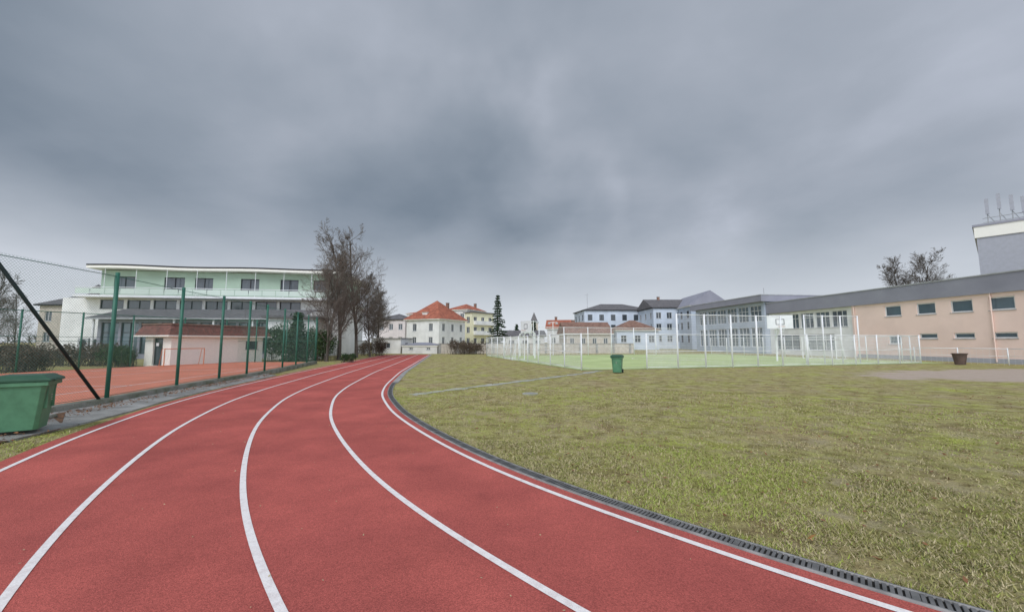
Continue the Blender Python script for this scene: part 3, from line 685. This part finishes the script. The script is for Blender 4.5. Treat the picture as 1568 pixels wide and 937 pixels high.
g.wall((11.3,-.25),(31,-.25),0,5.1,SALMON,[(a-11.3,b_-11.3,c_,d_) for a,b_,c_,d_ in up+lw],frame=WHITEP,mull=0,depth=.14,fw=.085)
g.wall((11.3,0),(11.3,-.25),0,5.1,SALMON); g.wall((31,-.25),(31,12),0,5.1,SALMON)
g.box('fascia',FASCIA,-.4,31.5,-.42,12.5,5.1,6.45); g.box('roof_trim',METAL,-.45,31.55,-.48,12.55,6.45,6.53)
g.box('plinth',GREYW,11.32,31.02,-.30,-.255,0,.35)
for u in(11.6,22): g.cyl('downpipe',SALMON,(u,-.34,.1),(u,-.34,5.1),.045,n=6)
for u in(13,20,27): g.box('roof_vents',METAL,u,u+.5,3,3.5,6.53,7.0)
g.build()
g=Thing('tower_block',(54.4,45,0),-51)
g.wall((0,0),(16,0),0,13.6,GREYW,[(5+i*3,6.6+i*3,z,z+1.3) for i in range(4) for z in(5.4,)],part='walls'); g.wall((0,14),(0,0),0,13.6,GREYW)
g.box('parapet_band',CREAM,-.15,16.2,-.15,14,13.6,14.9); g.box('parapet_cap',FASCIA,-.25,16.3,-.25,14,14.9,15.15)
for i,(x,hh) in enumerate(((1.0,3.0),(1.9,3.4),(2.8,3.0),(3.6,2.6))):
    g.cyl('antenna_masts',METAL,(x,1.0,15.1),(x,1.0,15.1+hh),.05,n=6); g.box('antenna_panels',GREYW,x-.15,x+.15,.72,.88,15.1+hh-1.7,15.1+hh+.1)
    g.cyl('antenna_stays',METAL,(x,1.0,16.4),(x+.7,2.2,15.15),.03,n=5)
g.cyl('antenna_rail',METAL,(.6,1,16),(4.2,1,16),.04,n=5); g.cyl('antenna_rail',METAL,(.6,1,15.5),(4.2,1,15.5),.04,n=5)
g.build()
g=Thing('church_tower',(9,160,0)); g.box('tower',BEIGE,-1.5,1.5,-1.5,1.5,0,9); g.hip('spire',ROOFD,-1.5,1.5,-1.5,1.5,9,4.5,o=.2); g.build()
for k,(x,y) in enumerate([(2.4,44),(4.8,46)]):
    g=Thing('floodlight_pole',(x,y,0)); g.cyl('pole',WHITEP,(0,0,0),(0,0,3.9),.06,.04); g.cyl('arm',WHITEP,(-.5,0,3.8),(.5,0,3.8),.03); 
    for q_ in(-.45,.45): g.box('lamp_head',METAL,q_-.14,q_+.14,-.12,.08,3.6,3.8)
    g.build()

# ------------------------------------------------------------------ trees
bare_tree('bare_tree',(-14.9,34,0),11.4,r=.17,seed=14,lv=4,spread=1.1,kid=1.3,limb=1.05)
bare_tree('bare_tree',(-15.2,38.5,0),12.0,r=.16,seed=11,lv=4,kid=1.25,limb=1.0)
bare_tree('bare_tree',(-14.9,31.5,0),7.8,r=.08,seed=5,lv=4,kid=1.1,stems=2)
bare_tree('bare_tree',(-17.2,36,0),9.8,r=.11,seed=8,lv=4,kid=1.2,limb=1.0)
bare_tree('bare_tree',(-14.6,40.5,0),8.6,r=.09,seed=9,lv=4,kid=1.2)
bare_tree('bare_tree',(-21,62,0),9.0,r=.12,seed=21,lv=3,kid=2.2,minr=.015)
bare_tree('bare_tree',(-25,70,0),11.0,r=.12,seed=22,lv=3,kid=2.2,minr=.016)
bare_tree('bare_tree',(59.5,60,0),13.0,r=.16,seed=31,lv=4,kid=1.4,minr=.014,limb=1.15)
bare_tree('bare_tree',(63,61,0),13.6,r=.16,seed=33,lv=4,kid=1.4,minr=.014,limb=1.15)
for k,(x,y,h) in enumerate([(-36,26.5,5.5),(-33,23.5,4.5),(-58,46,6.5),(-66,50,8)]):
    bare_tree('bare_tree',(x,y,0),h,r=.09,seed=40+k,lv=3,kid=1.8,minr=.010)
spruce('spruce_tree',(-2.2,60,0),8.9,1.75,seed=4)
for k,(x,y,h) in enumerate([(3.3,95,6.2),(5.4,96,6.8),(1.2,98,6.0)]): spruce('spruce_tree',(x,y,0),h,1.5,seed=50+k)
spruce('spruce_tree',(-17.2,31.5,0),4.0,1.1,seed=60)
bush('evergreen_shrub',(-16.2,32.5,0),2.2,1.6,3.2,5000,EVERG,.09,seed=1)
bush('evergreen_shrub',(-18.6,32.0,0),1.8,1.6,3.4,5000,EVERG,.09,seed=2)
bush('evergreen_shrub',(-24.3,24.8,0),2.0,1.4,1.5,4000,EVERG,.06,seed=3)
bush('bare_hedge',(-27.5,20.5,0),7,1.6,1.5,9000,HEDGE,.06,seed=4)
bush('bare_hedge',(-30,26,0),9,1.6,1.7,9000,HEDGE,.07,seed=5)
bush('bare_hedge',(-5.5,49,0),4.5,1.4,2.0,5000,HEDGE,.08,seed=6)
bush('bare_hedge',(-15.6,44,0),3,1.4,2.2,3500,HEDGE,.08,seed=7)
bush('evergreen_shrub',(-12.6,30.2,0),1.2,1.0,.9,1500,EVERG,.06,seed=8)
rr=np.random.default_rng(5); segs=[]
for k in range(60):
    a=rr.uniform(-1.5,1.5); Y=rr.uniform(150,200); x=a*Y; h=rr.uniform(5,9)
    for j in range(45):
        b0=rr.uniform(.1,.6)*h; dx,dy=rr.normal(size=2)*h*.22
        segs.append(((x,Y,b0),(x+dx,Y+dy,min(b0+rr.uniform(.2,.5)*h,h)),.06,.03))
    segs.append(((x,Y,0),(x,Y,h*.9),.2,.05))
tubes('distant_trees',segs,BARK2,k=3)

# ------------------------------------------------------------------ world
w=bpy.data.worlds.new('World'); scene.world=w; w.use_nodes=True; nt=w.node_tree;N=nt.nodes;L=nt.links
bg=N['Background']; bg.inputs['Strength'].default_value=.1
sky=N.new('ShaderNodeTexSky'); sky.sky_type='NISHITA'; sky.sun_disc=False; sky.sun_elevation=R(48); sky.sun_rotation=R(180)
tc=N.new('ShaderNodeTexCoord')
sp=N.new('ShaderNodeSeparateXYZ'); L.new(tc.outputs['Generated'],sp.inputs[0])
zc=math_('ADD',math_('MAXIMUM',sp.outputs[2],0.0),.26)
cb=N.new('ShaderNodeCombineXYZ'); L.new(math_('DIVIDE',sp.outputs[0],zc),cb.inputs[0]); L.new(math_('DIVIDE',sp.outputs[1],zc),cb.inputs[1]); cb.inputs[2].default_value=3.7
def wn(sc,det,rough,dist,off=(0,0,0)):
    mp=N.new('ShaderNodeMapping'); mp.inputs['Location'].default_value=off; L.new(cb.outputs[0],mp.inputs[0])
    n=N.new('ShaderNodeTexNoise'); n.inputs['Scale'].default_value=sc; n.inputs['Detail'].default_value=det; n.inputs['Roughness'].default_value=rough; n.inputs['Distortion'].default_value=dist
    L.new(mp.outputs[0],n.inputs['Vector']); return n.outputs['Fac']
v=math_('ADD',math_('MULTIPLY',wn(.55,2,.45,.2,(1.3,.4,0)),.5),math_('MULTIPLY',wn(1.35,8,.48,.15,(4,2,1)),.5))
# cloud direction warped by noise so large cloud masses have ragged borders
wnz=N.new('ShaderNodeTexNoise'); wnz.inputs['Scale'].default_value=3.0; wnz.inputs['Detail'].default_value=4; L.new(tc.outputs['Generated'],wnz.inputs['Vector'])
sb=N.new('ShaderNodeVectorMath'); sb.operation='SUBTRACT'; L.new(wnz.outputs['Color'],sb.inputs[0]); sb.inputs[1].default_value=(.5,.5,.5)
sc_=N.new('ShaderNodeVectorMath'); sc_.operation='SCALE'; L.new(sb.outputs[0],sc_.inputs[0]); sc_.inputs['Scale'].default_value=.65
ad=N.new('ShaderNodeVectorMath'); ad.operation='ADD'; L.new(sc_.outputs[0],ad.inputs[0]); L.new(tc.outputs['Generated'],ad.inputs[1])
nm=N.new('ShaderNodeVectorMath'); nm.operation='NORMALIZE'; L.new(ad.outputs[0],nm.inputs[0])
def lobe(az,el,width,amp):
    d=(math.sin(R(az))*math.cos(R(el)),math.cos(R(az))*math.cos(R(el)),math.sin(R(el)))
    vm=N.new('ShaderNodeVectorMath'); vm.operation='DOT_PRODUCT'; L.new(nm.outputs[0],vm.inputs[0]); vm.inputs[1].default_value=d
    m=N.new('ShaderNodeMapRange'); m.interpolation_type='SMOOTHERSTEP'; m.inputs[1].default_value=math.cos(R(width)); m.inputs[2].default_value=1; m.inputs[3].default_value=0; m.inputs[4].default_value=amp
    L.new(vm.outputs['Value'],m.inputs[0]); return m.outputs[0]
for lb_ in((-9,19,24,-.09),(8,22,14,.07),(42,36,38,.07),(-52,22,28,-.02),(-20,46,24,.02)): v=math_('ADD',v,lobe(*lb_))
cloud=ramp(v,[(.34,(.20,.245,.305)),(.46,(.29,.335,.40)),(.56,(.38,.42,.49)),(.66,(.51,.55,.64)),(.78,(.70,.74,.83))])
mr=N.new('ShaderNodeMapRange'); mr.interpolation_type='SMOOTHSTEP'; mr.inputs[1].default_value=-.02; mr.inputs[2].default_value=.31; mr.inputs[3].default_value=.95; mr.inputs[4].default_value=0
L.new(sp.outputs[2],mr.inputs[0])
c=mix(mr.outputs[0],cloud,(.74,.78,.84))
mr2=N.new('ShaderNodeMapRange'); mr2.interpolation_type='SMOOTHSTEP'; mr2.inputs[1].default_value=.1; mr2.inputs[2].default_value=-.6; mr2.inputs[3].default_value=1.0; mr2.inputs[4].default_value=2.8  # unseen sky behind the camera boosted, added as extra light on the scene
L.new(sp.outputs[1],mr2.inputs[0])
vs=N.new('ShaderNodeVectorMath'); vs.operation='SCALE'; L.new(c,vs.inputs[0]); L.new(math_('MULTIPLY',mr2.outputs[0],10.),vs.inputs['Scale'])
c=mix(.04,vs.outputs[0],sky.outputs[0])
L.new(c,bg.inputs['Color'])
sd=bpy.data.lights.new('sun','SUN'); sd.energy=1.5; sd.angle=R(25); sd.color=(1,.97,.94)
so=bpy.data.objects.new('sun',sd); scene.collection.objects.link(so); so.rotation_euler=(R(44),0,R(-16))

cam=bpy.data.cameras.new('camera'); co=bpy.data.objects.new('camera',cam); scene.collection.objects.link(co)
cam.sensor_width=36; cam.lens=13.78; cam.clip_end=2000; cam.clip_start=.05
co.location=(0,0,1.6); co.rotation_euler=(R(90+5.14),0,0); scene.camera=co
scene.view_settings.view_transform='Standard'; scene.view_settings.look='None'; scene.view_settings.exposure=0
